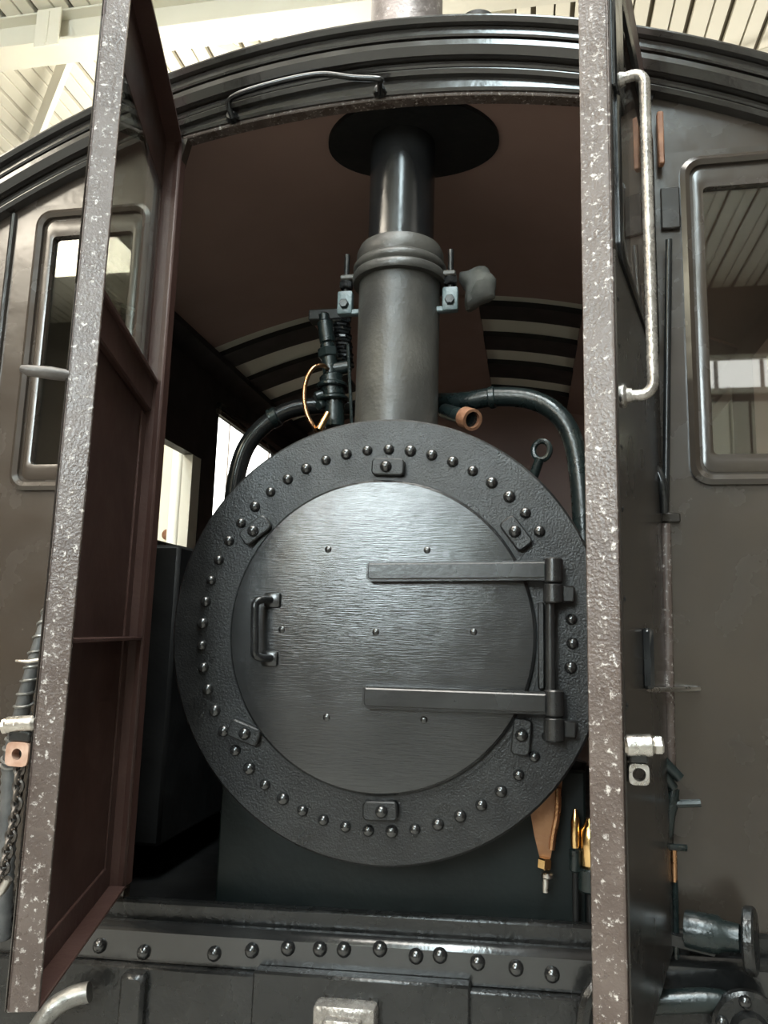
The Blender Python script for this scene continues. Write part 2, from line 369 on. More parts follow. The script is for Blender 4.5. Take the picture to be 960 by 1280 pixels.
# ceiling inside
def ceilc(x): return 1.445-.19*(x+.06)**2
bm = NB(); strip(bm, frange(-1.18, 1.18, 40), ceilc, lambda x: ceilc(x)+.012, FY+.03, 1.38); obj('cab_ceiling', bm, 'ceiling_red', cab, 'dark oxide red arched ceiling boards')
bm = NB(); strip(bm, frange(-1.18, 1.18, 40), lambda x: ceilc(x)+.02, lambda x: ceilc(x)+.03, 1.38, 2.9); obj('rear_ceiling', bm, 'skylight_board', cab, 'pale boards of the rear ceiling between dark ribs')
for y0_, y1_ in ((1.47, 1.62), (1.82, 2.0), (2.2, 2.42), (2.62, 2.85)):
    bm = NB(); strip(bm, frange(-1.18, 1.18, 30), lambda x: ceilc(x)-.005, lambda x: ceilc(x)+.02, y0_, y1_); obj('ceiling_rib', bm, 'interior_dark', cab)
bm = NB(); strip(bm, frange(-.62, .12, 12), lambda x: ceilc(x)-.012, lambda x: ceilc(x)+.02, 1.38, 2.9); obj('ceiling_board', bm, 'ceiling_red', cab)
bm = NB(); strip(bm, frange(.56, 1.17, 12), lambda x: ceilc(x)-.012, lambda x: ceilc(x)+.02, 1.38, 2.9); obj('ceiling_board', bm, 'ceiling_red', cab)
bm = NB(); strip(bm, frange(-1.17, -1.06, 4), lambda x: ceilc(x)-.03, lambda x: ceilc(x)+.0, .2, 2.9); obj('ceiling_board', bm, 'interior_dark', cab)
# side walls with openings
def sidewall(x0, x1, opens):
    bm = NB(); y = FY+.03; zt = 1.22
    for (a, b, z0, z1) in opens:
        box(bm, (x0, y, -1.45), (x1, a, zt)); box(bm, (x0, a, -1.45), (x1, b, z0)); box(bm, (x0, a, z1), (x1, b, zt)); y = b
    box(bm, (x0, y, -1.45), (x1, 2.9, zt)); return bm
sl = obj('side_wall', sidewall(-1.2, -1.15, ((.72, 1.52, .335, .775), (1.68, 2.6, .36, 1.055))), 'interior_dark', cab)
sr = obj('side_wall', sidewall(1.15, 1.2, ((.5, 1.2, .36, 1.05), (1.5, 2.6, .36, 1.05))), 'ceiling_red', cab)
bm = NB()
for a, b, z0, z1 in ((.72, 1.52, .335, .775), (1.68, 2.6, .36, 1.055)):
    pass
box(bm, (-1.149, 1.64, 1.055), (-1.12, 2.64, 1.085), .004); obj('window_trim', bm, 'moulding', sl)
bm = NB(); box(bm, (-1.15, 1.64, 1.03), (-1.135, 2.64, 1.053), .003); obj('window_trim', bm, 'panel_brown', sl)
bm = NB(); box(bm, (-1.17, .66, .300), (-1.06, 1.58, .332), .008); obj('window_sill', bm, 'green_black', sl)
bm = NB(); box(bm, (-1.2, 1.43, .336), (-1.153, 1.519, .774)); obj('window_reveal', bm, 'skylight_board', sl)
bm = NB(); box(bm, (-1.18, 2.9, -1.45), (1.18, 2.95, 1.5)); obj('rear_wall', bm, 'ceiling_red', cab)
bm = NB(); box(bm, (-1.15, .2, -.75), (1.15, 2.9, -.70)); obj('cab_floor', bm, 'soot', cab)
# cream board standing in the hall behind the left cab windows
bd = thing('display_board', 'tall cream display board seen through the left cab side window', 'board', (-3.9, 6.0, FLOOR))
bm = NB(); box(bm, (-4.7, 6.0, FLOOR), (-3.08, 6.06, 3.2), .004); obj('board_panel', bm, 'cream_board', bd)
p = at(208, 668, 5.99); bm = NB(); lathe(bm, [(0, .03), (.03, .025), (.055, .01), (.06, 0)], (p.x, 6.0, p.z), (0, -1, 0), 16); obj('screw_cap', bm, 'rust', bd)
bm = NB(); box(bm, (-4.75, 5.95, FLOOR), (-3.05, 6.25, FLOOR+.12), .01); obj('board_foot', bm, 'hall_steel', bd)
# floor plate behind beam, hinge post fittings
def rod(name, pts, r, m, parent, label=None, seg=10):
    bm = NB(); tube(bm, pts, r, seg); return obj(name, bm, m, parent, label)
# curved grab rail over the doorway
P = [at(291, 148, .07), at(286, 128, .045), at(300, 117, .03), at(350, 102, .025), at(400, 93, .025), at(440, 97, .025), at(474, 99, .03), at(475, 104, .045), at(475, 118, .08)]
gr = rod('grab_rail', spline(P, 6), .008, 'gloss_black', cab, 'glossy black curved grab rail over the doorway')
for u, v in ((291, 148), (475, 116)):
    bm = NB(); p = at(u, v, .085); lathe(bm, [(.0, .02), (.012, .018), (.018, .006), (.018, 0)], p, (0, -1, 0), 12); obj('rail_foot', bm, 'gloss_black', gr)
# door latch bits on the right panel
hg = rod('latch_hook', spline([at(806, 590, .05), at(814, 584, .035), at(823, 592, .03), at(829, 612, .03), at(830, 640, .05)], 5), .011, 'gloss_black', cab, 'black hooked door latch')
for v0, v1 in ((232, 282), (640, 652)):
    bm = NB(); a = at(826, v0, FY-.02); b = at(852, v1, FY-.02); box(bm, (a.x, FY-.012, b.z), (b.x, FY, a.z), .003); obj('hinge_plate', bm, 'outer_dark', cab)
bm = NB(); a = at(821, 140, FY-.03); b = at(831, 205, FY-.03); box(bm, (a.x, FY-.035, b.z), (b.x, FY-.014, a.z), .003); obj('rusty_hinge_strip', bm, 'rust', cab, 'rust-streaked bare hinge strip')
rod('hinge_rod', [at(836, 300, FY-.03), at(832, 640, FY-.03)], .008, 'gloss_black', cab)
rod('hinge_rod', [at(832, 655, FY-.03), at(838, 960, FY-.03)], .011, 'frame_brown', cab, 'worn brown lower hinge rod')

# ------------------------------------------------------------------ front beam
SL = .036
def tilt(v): return Vector((v.x, v.y, v.z+SL*v.x))
beam = thing('buffer_beam', 'black riveted front buffer beam below the smokebox', 'buffer beam', (0, .08, -.9))
bm = NB(); box(bm, (-.98, .085, -.692), (.98, .115, -.622), .006, tilt); obj('top_plate', bm, 'beam_black', beam)
bm = NB(); box(bm, (-.98, .045, -.755), (.98, .09, -.660), .016, tilt, 1); obj('angle_iron', bm, 'rivet_black', beam)
bm = NB(); box(bm, (-.98, .022, -.96), (.98, .05, -.742), .004, tilt); obj('face_plate', bm, 'beam_black', beam)
bm = NB(); box(bm, (-.262, .010, -.98), (.212, .046, -.728), .005, tilt); obj('draw_plate', bm, 'beam_black', beam)
bm = NB(); dome_mesh(bm, .0165, .017); r0 = obj('rivet', bm, 'rivet_black', beam)
first = True
for u, v in ((75, 1180), (125, 1182), (180, 1190), (268, 1192), (315, 1188), (360, 1185), (400, 1186), (430, 1187), (475, 1186), (520, 1195), (550, 1194), (597, 1203), (645, 1210), (690, 1218), (800, 1238), (850, 1246)):
    p = at(u, v, .045); loc = (p.x, .038, p.z)
    if first: r0.location = loc; WL[r0.name] = Vector(loc); first = False
    else: copyto(r0, beam, loc)
bm = NB(); box(bm, (-.115, -.03, -.905), (.02, .02, -.768), .012, tilt, 2); box(bm, (-.09, -.05, -.93), (-.005, -.02, -.785), .012, tilt, 2); obj('coupling_bracket', bm, 'worn_paint_rail', beam, 'worn bare-metal coupling bracket')
bm = NB(); box(bm, (-.37, .004, -.90), (-.262, .03, -.868), .004, tilt); obj('step_lip', bm, 'green_black', beam)
bm = NB(); p = at(170, 1215, .02); box(bm, (p.x-.03, -.0, p.z-.18), (p.x+.03, .03, p.z), .008, None); q = obj('side_bracket', bm, 'beam_black', beam)
bm = NB(); tube(bm, spline([at(745, 1235, .0), at(735, 1250, -.01), at(730, 1280, -.01), at(736, 1320, -.01)], 5), .016, 8); obj('end_bracket', bm, 'beam_black', beam)

# ------------------------------------------------------------------ smokebox
sb = thing('smokebox', 'round black riveted smokebox front with hinged door in the cab doorway', 'smokebox', (0, .4, -.72))
bm = NB(); lathe(bm, [(.33, .0), (.495, .0), (.5, .005), (.5, .022), (.33, .022), (.33, 0)], (0, 0, 0), (0, 1, 0), 128); obj('front_ring', bm, 'ring_black', sb)
bm = NB(); lathe(bm, [(.465, .022), (.465, 1.1), (.42, 1.1), (.42, 2.5), (0, 2.5)], (0, 0, 0), (0, 1, 0), 72); obj('barrel', bm, 'soot', sb)
bm = NB(); box(bm, (-.34, .25, -.72), (.34, 2.2, -.36), .02); obj('saddle', bm, 'apron_green', sb)
bm = NB(); box(bm, (-.42, .16, -.80), (.46, .2, -.30), .006); obj('apron_plate', bm, 'apron_green', sb)
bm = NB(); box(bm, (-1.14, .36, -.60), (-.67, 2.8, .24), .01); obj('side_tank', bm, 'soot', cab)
# rivets round the ring
bm = NB(); dome_mesh(bm, .0135, .0135, seg=14); rv = obj('rivet', bm, 'rivet_black', sb)
NR = 52; first = True
for k in range(NR):
    a = math.radians(88.5+360*k/NR); x, z = .4255*math.cos(a), .4255*math.sin(a)
    deg = math.degrees(math.atan2(z, x))
    if 17 < deg < 29 or -28 < deg < -14: continue
    rr = random.uniform(.9, 1.08); loc = (x, -.006, z)
    if first: o = rv; o.location = loc; WL[o.name] = Vector(loc); first = False
    else: o = copyto(rv, sb, loc)
    o.scale = (rr, 1, rr)
# clips
for ang, tl in ((88, 0), (142.5, .25), (217.5, -.6), (-87.5, 0), (-33.5, -.5), (36.5, .0)):
    a = math.radians(ang); c = Vector((.380*math.cos(a), -.006, .380*math.sin(a)))
    e = Vector((-math.sin(a), 0, math.cos(a))); n = Vector((math.cos(a), 0, math.sin(a)))
    e, n = e*math.cos(tl)+n*math.sin(tl), n*math.cos(tl)-e*math.sin(tl)
    t = bmesh.new(); ol = rrect(-.038, .038, -.020, .020, .010, 4)
    va = [t.verts.new((p[0], -.016, p[1])) for p in ol]; vb = [t.verts.new((p[0]*1.0, .008, p[1])) for p in ol]
    t.faces.new(va); t.faces.new(vb[::-1])
    for k in range(len(ol)): t.faces.new((va[k], vb[k], vb[(k+1) % len(ol)], va[(k+1) % len(ol)]))
    bmesh.ops.bevel(t, geom=[ed for ed in t.edges if all(abs(v.co.y+.016) < 1e-5 for v in ed.verts)], offset=.003, segments=1, affect='EDGES')
    bm = NB(); merge(bm, t, lambda v: c+e*v.x+Vector((0, v.y, 0))+n*v.z); cl = obj('door_clip', bm, 'ring_black', sb)
    bm = NB(); dome_mesh(bm, .014, .014, o=c+e*.004+Vector((0, -.016, 0))); obj('clip_bolt', bm, 'rivet_black', cl)
# smokebox door
DR0 = .3485
bm = NB(); lathe(bm, [(DR0-.004, .0), (DR0, -.006), (DR0, -.018), (DR0-.006, -.024), (.30, -.0275), (.2, -.031), (.1, -.033), (0, -.034)], (0, 0, 0), (0, 1, 0), 128)
sd = obj('smokebox_door', bm, 'door_black', sb, 'round black smokebox door with brush-marked paint')
bm = NB(); lathe(bm, [(DR0+.012, .0), (DR0+.012, -.006), (DR0+.002, -.006), (DR0+.002, 0)], (0, 0, 0), (0, 1, 0), 128); obj('door_seat', bm, 'ring_black', sb)
def strap(z0, z1, zr0, zr1):
    bm = NB(); xa, xb = -.022, .372
    t = bmesh.new()
    pts = [(xa+.008, z0), (xb, zr0), (xb, zr1), (xa+.004, z1), (xa, z1-.006), (xa, z0+.008)]
    va = [t.verts.new((p[0], -.062, p[1])) for p in pts]; vb = [t.verts.new((p[0], -.026, p[1])) for p in pts]
    t.faces.new(va); t.faces.new(vb[::-1])
    for k in range(len(pts)): t.faces.new((va[k], vb[k], vb[(k+1) % len(pts)], va[(k+1) % len(pts)]))
    bmesh.ops.recalc_face_normals(t, faces=t.faces)
    bmesh.ops.bevel(t, geom=[ed for ed in t.edges if all(abs(v.co.y+.062) < 1e-5 for v in ed.verts)], offset=.0065, segments=3, affect='EDGES')
    merge(bm, t); s = obj('strap_hinge', bm, 'strap_black', sd); return s
strap(.112, .155, .120, .162); strap(-.162, -.115, -.158, -.113)
for z0, z1 in ((.115, .168), (.072, .113), (-.162, -.108), (-.212, -.164)):
    bm = NB(); cyl(bm, (.384, -.044, z0), (.384, -.044, z1), .0215, seg=20, bev=.003); obj('hinge_knuckle', bm, 'strap_black', sb)
rod('hinge_pin', [(.378, -.036, -.11), (.378, -.036, .075)], .011, 'strap_black', sb)
for z0 in (.092, -.188):
    bm = NB(); box(bm, (.365, -.04, z0-.018), (.43, .0, z0+.018), .004); obj('hinge_lug', bm, 'strap_black', sb)
bm = NB(); box(bm, (.352, -.02, -.11), (.366, .0, .075), .003); obj('hinge_strip', bm, 'ring_black', sb)
# door handle
bm = NB(); tube(bm, spline([(-.245, -.03, .067), (-.258, -.06, .067), (-.270, -.072, .058), (-.270, -.074, .03), (-.267, -.074, -.03), (-.265, -.072, -.055), (-.252, -.06, -.063), (-.238, -.03, -.063)], 6), .009, 12)
hd_ = obj('door_handle', bm, 'gloss_black', sd)
for z, s_ in ((.085, 1), (-.082, -1)):
    bm = NB(); box(bm, (-.264, -.04, min(z, z-.035*s_)), (-.225, -.028, max(z, z-.035*s_)), .006, None, 2); obj('handle_plate', bm, 'strap_black', sd)
bm = NB(); dome_mesh(bm, .009, .006); rv2 = obj('door_rivet', bm, 'rivet_black', sd); first = True
for x, z, y in ((-.001, .001, -.034), (.215, .007, -.0305), (-.22, .001, -.0305), (-.118, .185, -.0305), (-.107, -.188, -.0305), (.11, -.183, -.0305), (.11, .185, -.0305)):
    if first: rv2.location = (x, y, z); WL[rv2.name] = Vector((x, y, z)); first = False
    else: copyto(rv2, sd, (x, y, z))

# ------------------------------------------------------------------ chimney
CX, CYY = -.030, .32
ch = thing('chimney', 'black iron chimney pipe rising from the smokebox through the cab ceiling', 'chimney', (CX, CYY, .44))
O = (CX, CYY, 0)
bm = NB(); lathe(bm, [(.116, .42), (.116, 1.0), (.10, 1.0), (.10, .42)], O, (0, 0, 1), 56); obj('lower_pipe', bm, 'chimney_iron', ch)
bm = NB(); lathe(bm, [(.116, .985), (.133, .985), (.136, .99), (.136, 1.005), (.132, 1.012), (.128, 1.014), (.131, 1.018), (.134, 1.022), (.134, 1.034), (.128, 1.042), (.124, 1.045), (.126, 1.055), (.125, 1.075), (.118, 1.092), (.105, 1.098), (.095, 1.10)], O, (0, 0, 1), 64); obj('collar', bm, 'chimney_iron', ch)
bm = NB(); lathe(bm, [(.095, 1.06), (.095, 2.2), (.082, 2.2), (.082, 1.06)], O, (0, 0, 1), 56); obj('upper_pipe', bm, 'gloss_black', ch)
bm = NB(); lathe(bm, [(.109, 1.5), (.109, 2.25), (.098, 2.25)], O, (0, 0, 1), 48); obj('stack', bm, mat('stack_iron', (.10, .085, .08), (.2, .17, .16), 14, (.35, .55), metal=.3, bump=.5, bscale=60, speck=(40, (.42, .38, .36), .58, .7)), ch, 'weathered iron stack above the roof')
for u, v, sx in ((432, 380, -1), (563, 375, 1)):
    p = at(u, v, .30); x0 = p.x
    bm = NB(); box(bm, (x0-.022, .285, p.z-.035), (x0+.022, .315, p.z+.035), .006, None, 2); lg = obj('clamp_lug', bm, 'teal_paint', ch, 'grey-green painted clamp lug')
    bm = NB(); box(bm, (min(x0, CX+sx*.10), .29, p.z-.036), (max(x0, CX+sx*.10), .312, p.z-.02), .003); obj('lug_foot', bm, 'teal_paint', lg)
    bm = NB(); cyl(bm, (x0, .272, p.z-.008), (x0, .29, p.z-.008), .014, seg=6, bev=.002); obj('bolt_head', bm, 'gloss_black', lg)
    bm = NB(); cyl(bm, (x0, .30, p.z+.03), (x0, .30, p.z+.15), .008, seg=10); obj('clamp_stud', bm, 'gloss_black', ch)
    bm = NB(); cyl(bm, (x0, .30, p.z+.045), (x0, .30, p.z+.068), .02, seg=6, bev=.003); obj('clamp_nut', bm, 'gloss_black', ch)
    bm = NB(); box(bm, (min(x0, CX+sx*.12)-.015, .28, p.z+.066), (max(x0, CX+sx*.12)+.015, .32, p.z+.082), .004); obj('clamp_ear', bm, 'chimney_iron', ch)
# oval plate on the ceiling
bm = NB(); n = 56; R1 = []; R2 = []; R3 = []
for k in range(n):
    a = 2*math.pi*k/n; x, y = .0+.252*math.cos(a), .31+.185*math.sin(a)
    z = ceilc(x); R1.append(bm.verts.new((x, y, z+.002))); R2.append(bm.verts.new((x, y, z-.014)))
    x2, y2 = CX+.094*math.cos(a), CYY+.094*math.sin(a); R3.append(bm.verts.new((x2, y2, ceilc(x2)-.014)))
for k in range(n):
    j = (k+1) % n; bm.faces.new((R1[k], R1[j], R2[j], R2[k])); bm.faces.new((R2[k], R2[j], R3[j], R3[k])); bm.faces.new((R1[k], R1[j], R3[j], R3[k]))
obj('ceiling_plate', bm, 'soot', ch, 'oval sooty plate on the ceiling')
cap = thing('roof_ventilator', 'low dark domed ventilator on the cab roof right of the chimney', 'ventilator', (.25, .5, 1.56))
p = at(597, 27, .5)
bm = NB(); lathe(bm, [(.10, p.z-.2), (.06, p.z-.03), (.064, p.z-.025), (.06, p.z-.008), (.035, p.z+.0), (0, p.z+.002)], (p.x, .5, 0), (0, 0, 1), 32); obj('ventilator_cap', bm, 'soot', cap)

# ------------------------------------------------------------------ cab doors
DH = 2*.6221
def make_door(side, label):
    sg = -1 if side == 'L' else 1
    if side == 'L': h = Vector((-.6221, .1, 0)); d = Vector((.2805233, -.95984722, 0)); n = Vector((-.95984722, -.2805233, 0))
    else: h = Vector((.580, .1, 0)); d = Vector((.4242-.580, -.4837-.1, 0)).normalized(); n = Vector((-d.y, d.x, 0))
    T = lambda v: h+d*v.x+n*v.y+Vector((0, 0, v.z))     # local: x = from hinge to free edge, y = inner to outer face
    W, TH, Z0 = .617, .05, -.6236
    top = lambda s: 1.349+.028*(1-(1-min(max(s/W, 0), 1))**2)*1.5
    o = thing('cab_door', label, 'door', tuple(T(Vector((W/2, .025, Z0)))))
    def P(name, lo, hi, m, bev=.002, par=o, lab=None):
        bm = NB(); box(bm, lo, hi, bev, T); return obj(name, bm, m, par, lab)
    def bar(name, m, f_lo, f_hi, y0, y1, s0=0, s1=W, nseg=14):
        bm = NB(); t = bmesh.new(); strip(t, frange(s0, s1, nseg), f_lo, f_hi, y0, y1); merge(bm, t, T); return obj(name, bm, m, o)
    lower = P('lower_panel', (0, TH-.006, Z0), (W, TH, .60), 'door_inside')
    G0, G1 = .650, 1.200
    P('outer_skin', (0, TH, Z0), (W, TH+.004, G0-.02), 'outer_dark')
    P('outer_stile', (0, TH, G0-.02), (.02, TH+.004, 1.32), 'outer_dark'); P('outer_stile', (W-.03, TH, G0-.02), (W, TH+.004, 1.36), 'outer_dark')
    P('glazing_stile', (0, TH-.006, .60), (.016, TH, 1.22), 'door_angle'); P('glazing_stile', (W-.03, TH-.006, .60), (W, TH, 1.22), 'door_angle')
    bar('head_panel', 'door_inside', lambda s: G1, lambda s: top(s), TH-.006, TH)
    P('mid_rail', (.006, TH-.024, .56), (W-.006, TH-.0055, G0), 'door_inside', .004)
    P('mid_rail_lip', (.006, TH-.034, G0-.012), (W-.006, TH-.0055, G0), 'door_angle', .002)
    pane = P('window_pane', (.016, TH-.005, G0), (W-.03, TH-.001, G1), 'glass', 0)
    # perimeter of angle iron, standing out towards the inside
    fs = P('lock_stile', (W-.007, 0, Z0), (W, TH, top(W)), 'frame_brown', .0015, o, 'chipped brown lock stile of the door')
    P('hinge_stile', (0, 0, Z0), (.007, TH, top(0)), 'door_angle', .0015)
    bar('top_rail', 'door_angle', lambda s: top(s)-.007, lambda s: top(s), 0, TH)
    P('bottom_rail', (.006, 0, Z0), (W-.006, TH, Z0+.007), 'door_angle')
    P('hinge_flange', (.006, TH-.012, Z0+.006), (.055, TH-.005, G0-.1), 'door_angle', .002)
    P('bottom_flange', (.05, TH-.012, Z0+.006), (W-.006, TH-.005, Z0+.06), 'door_angle', .002)
    P('cross_rib', (.008, .004, -.034), (W-.006, TH-.005, -.026), 'door_angle', .0015)
    # outside beading
    bm = NB(); t = bmesh.new(); ring_xz(t, rrect(.02, W-.03, G0-.02, G1+.015, .03), rrect(.045, W-.055, G0+.005, G1-.01, .02), TH+.012, TH, -.004)
    merge(bm, t, T); obj('outer_bead', bm, 'gloss_black', o)
    if side == 'L':
        bm = NB(); t = bmesh.new(); tube(t, [(W-.01, TH, .452), (W, TH+.03, .452), (W+.005, TH+.07, .453), (W+.005, TH+.082, .456)], [.011, .012, .010, .006], 10); merge(bm, t, T)
        obj('door_lever', bm, 'lever_grey', o, 'worn grey door lever')
    else:
        s_ = .572; zt, zb = .965, .392
        pts = [(s_, TH, zt), (s_, TH+.03, zt+.002)]
        for k in range(7):
            a = math.radians(90*k/6); pts.append((s_, TH+.032+.02*math.sin(a), zt-.018+.02*math.cos(a)))
        for k in range(7):
            a = math.radians(90*k/6); pts.append((s_, TH+.032+.02*math.cos(a), zb+.018-.02*math.sin(a)))
        pts.append((s_, TH, zb))
        bm = NB(); t = bmesh.new(); tube(t, pts, .0095, 12); merge(bm, t, T); gh = obj('grab_handle', bm, 'worn_paint_rail', o, 'bare worn metal grab handle')
        for z in (zt, zb):
            bm = NB(); t = bmesh.new(); lathe(t, [(.02, 0), (.02, .008), (.013, .012), (.011, .02)], (s_, TH, z), (0, 1, 0), 14); merge(bm, t, T); obj('handle_boss', bm, 'worn_paint_rail', gh)
        for z in (.30, .38, .47, .20, .06, -.1, .55):
            bm = NB(); t = bmesh.new(); dome_mesh(t, .007, .006, (0, 1, 0), 10, (.597, TH, z)); merge(bm, t, T); obj('stile_bolt', bm, 'gloss_black', o)
        # pressed stay: eye bracket with long rod lower down
        bm = NB(); t = bmesh.new(); box(t, (.37, TH, -.085), (.40, TH+.022, .02), .006); merge(bm, t, T); obj('stay_bracket', bm, 'gloss_black', o)
        bm = NB(); t = bmesh.new(); box(t, (.52, TH, .93), (.61, TH+.012, 1.30), .003); merge(bm, t, T); obj('corner_plate', bm, 'gloss_black', o)
        for z in (1.11, 1.17):
            bm = NB(); t = bmesh.new(); dome_mesh(t, .01, .008, (0, 1, 0), 10, (.50, TH+.004, z)); merge(bm, t, T); obj('plate_bolt', bm, 'gloss_black', o)
    return o
door_l = make_door('L', 'left brown cab door swung open, showing its recessed inner panel and glazed top')
door_r = make_door('R', 'right brown cab door swung open, seen edge-on with bare metal grab handle')
bm = NB(); tube(bm, [at(776, 864, -.50), at(800, 863, -.30), at(828, 862, -.04), at(840, 862, .05), at(874, 861, .092)], .005, 8); o = obj('door_stay_rod', bm, 'steel')
o['label'] = 'thin bare metal stay rod between right door and front panel'; o['category'] = 'rod'

# ------------------------------------------------------------------ pipes and fittings inside the cab
def pipe(name, label, cat, pts, r, m, n=8, seg=14):
    o = thing(name, label, cat, tuple(Vector(pts[-1])))
    bm = NB(); tube(bm, spline(pts, n), r, seg); obj('pipe_run', bm, m, o); return o
def collar(parent, p, d, r, l, m, name='pipe_union', seg=6):
    bm = NB(); p = Vector(p); d = Vector(d).normalized(); cyl(bm, p-d*l/2, p+d*l/2, r, seg=seg, bev=.003); obj(name, bm, m, parent)
lp = pipe('steam_pipe', 'black bent pipe curving down beside the left cab window', 'pipe', [at(440, 508, .62), at(400, 507, .6), at(365, 512, .58), at(335, 528, .56), at(310, 555, .54), at(297, 590, .53), at(290, 640, .52), at(288, 720, .50), at(288, 800, .5)], .028, 'gloss_black')
collar(lp, at(343, 522, .565), Vector((1, 0, .5)), .034, .03, 'green_black', seg=16)
rp = pipe('steam_pipe', 'thick green-black pipe arching down behind the right cab door', 'pipe', [at(545, 503, .5), at(580, 502, .46), at(620, 496, .44), at(665, 500, .42), at(697, 518, .4), at(716, 550, .39), at(725, 600, .38), at(729, 660, .38), at(731, 740, .38)], .028, 'green_black')
collar(rp, at(615, 497, .442), Vector((1, -.1, .1)), .033, .02, 'green_black', seg=16)
st = thing('pipe_stub', 'short open pipe stub with rusty threaded end beside the chimney', 'pipe stub', tuple(at(560, 515, .36)))
a, b = at(556, 514, .40), at(588, 524, .30)
d = (b-a).normalized()
bm = NB(); tube(bm, [a, b], .022, 18); obj('stub_body', bm, 'green_black', st)
bm = NB(); lathe(bm, [(.022, -.03), (.030, -.028), (.030, .012), (.022, .012), (.021, -.02), (0, -.02)], b, d, 24); obj('threaded_collar', bm, 'rust', st, 'rusty brown open end')
ey = thing('eye_lever', 'small dark green eye-ended lever right of the smokebox top', 'lever', tuple(at(668, 590, .35)))
c = at(677, 563, .35); bm = NB()
tube(bm, [c+Vector((math.cos(q)*.022, -.006*math.cos(q), math.sin(q)*.026)) for q in (2*math.pi*k/20 for k in range(20))], .008, 8, True); obj('eye', bm, 'green_black', ey)
bm = NB(); tube(bm, [at(675, 573, .35), at(668, 592, .36), at(660, 615, .38)], [.013, .014, .012], 10); obj('shank', bm, 'green_black', ey)
# valve on the left of the chimney
vv = thing('lubricator_valve', 'black valve assembly with sprung head left of the chimney', 'valve', tuple(at(418, 540, .42)))
vy = .42
def vcyl(name, u0, v0, u1, v1, r, m='green_black', seg=18, bev=.004, y=vy):
    bm = NB(); cyl(bm, at(u0, v0, y), at(u1, v1, y), r, seg=seg, bev=bev); return obj(name, bm, m, vv)
vcyl('valve_foot', 418, 535, 418, 500, .030); vcyl('valve_flange', 417, 502, 417, 497, .046); vcyl('valve_body', 417, 497, 414, 470, .036)
vcyl('valve_flange', 415, 486, 415, 480, .048); vcyl('valve_neck', 414, 470, 410, 430, .024); vcyl('valve_nut', 411, 448, 410, 436, .032, seg=6); vcyl('valve_head', 410, 430, 406, 402, .024); vcyl('valve_cap', 406, 404, 405, 392, .016)
bm = NB(); cyl(bm, at(414, 462, vy), at(438, 458, vy), .02, seg=14, bev=.003); obj('side_outlet', bm, 'green_black', vv)
bm = NB(); cyl(bm, at(414, 490, vy), at(394, 498, vy-.02), .018, seg=12, bev=.003); obj('side_outlet', bm, 'green_black', vv)
bm = NB(); cyl(bm, at(398, 507, vy-.03), at(408, 505, vy), .014, seg=12, bev=.003); obj('side_outlet', bm, 'green_black', vv)
bm = NB(); hx = [at(426, 400, .5).lerp(at(431, 460, .5), k/80)+Vector((math.cos(k*.98)*.026, math.sin(k*.98)*.026, 0)) for k in range(81)]
tube(bm, hx, .006, 6); obj('coil_spring', bm, 'gloss_black', vv)
bm = NB(); tube(bm, [at(435, 430, .36), at(440, 535, .36)], .005, 8); obj('thin_rod', bm, 'green_black', vv)
bm = NB(); box(bm, at(385, 400, .55), at(440, 392, .60), .004); obj('top_bracket', bm, 'interior_dark', vv)
cp = thing('copper_tube', 'thin bare copper tube looped beside the valve', 'tube', tuple(at(395, 536, .36)))
bm = NB(); tube(bm, spline([at(410, 462, .40), at(404, 457, .37), at(393, 459, .35), at(384, 472, .34), at(380, 495, .34), at(384, 518, .34), at(392, 533, .345), at(396, 540, .36)], 6), .0065, 10); obj('tube_loop', bm, 'copper', cp)
bm = NB(); cyl(bm, at(398, 538, .34), at(410, 516, .36), .010, seg=12, bev=.002); obj('tube_end', bm, 'brass', cp)
# lumpy cloth bundle beside the clamp
cb = thing('cloth_bundle', 'crumpled grey cloth bundle hung behind the right chimney clamp', 'cloth', tuple(at(598, 384, .42)))
bm = NB(); bmesh.ops.create_icosphere(bm, subdivisions=3, radius=1)
A = at(574, 330, .44); B = at(622, 388, .44); cc = (A+B)/2
outl = [(0, 1.0), (.4, 1.0), (.8, .7), (1, .25), (.75, -.3), (.3, -1), (-.5, -1.0), (-.95, -.8), (-.95, .4), (-.5, .95)]
for v in bm.verts:
    a = math.atan2(v.co.z, v.co.x); rad = math.hypot(v.co.x, v.co.z)
    k = 1+.10*math.sin(3*a+1)+.07*math.sin(5*a)+.04*math.sin(9*v.co.z+4*v.co.y)
    sq = 1/max(abs(math.cos(a-.3)), abs(math.sin(a-.3)), .72)*.9
    v.co = cc+Vector((v.co.x*.052*k*sq, v.co.y*.045*k, v.co.z*.064*k*sq))
obj('bundle', bm, 'grey_cloth', cb)
# brass lubricators low on the right
cs = thing('copper_bracket', 'copper-brown cast bracket under the right edge of the smokebox', 'bracket', tuple(at(685, 1095, .16)))
def poly_prism(pix, y, th, M=None):
    bm = NB(); va = [bm.verts.new(at(u, v, y)) for u, v in pix]; vb = [bm.verts.new(q.co+Vector((0, th, 0))) for q in va]
    bm.faces.new(va); bm.faces.new(vb[::-1]); n = len(pix)
    for k in range(n): bm.faces.new((va[k], vb[k], vb[(k+1) % n], va[(k+1) % n]))
    return bm
obj('bracket_plate', poly_prism([(662, 1010), (690, 985), (703, 975), (700, 1010), (692, 1050), (688, 1075), (676, 1078), (668, 1045)], .11, .03), 'copper_brown', cs)
bm = NB(); tube(bm, spline([at(698, 985, .10), at(697, 1015, .10), at(692, 1045, .10), at(690, 1062, .10)], 5), .007, 8); obj('oil_pipe', bm, 'copper', cs)
bm = NB(); cyl(bm, at(681, 1072, .10), at(680, 1086, .10), .016, seg=6, bev=.003); obj('union_nut', bm, 'brass', cs)
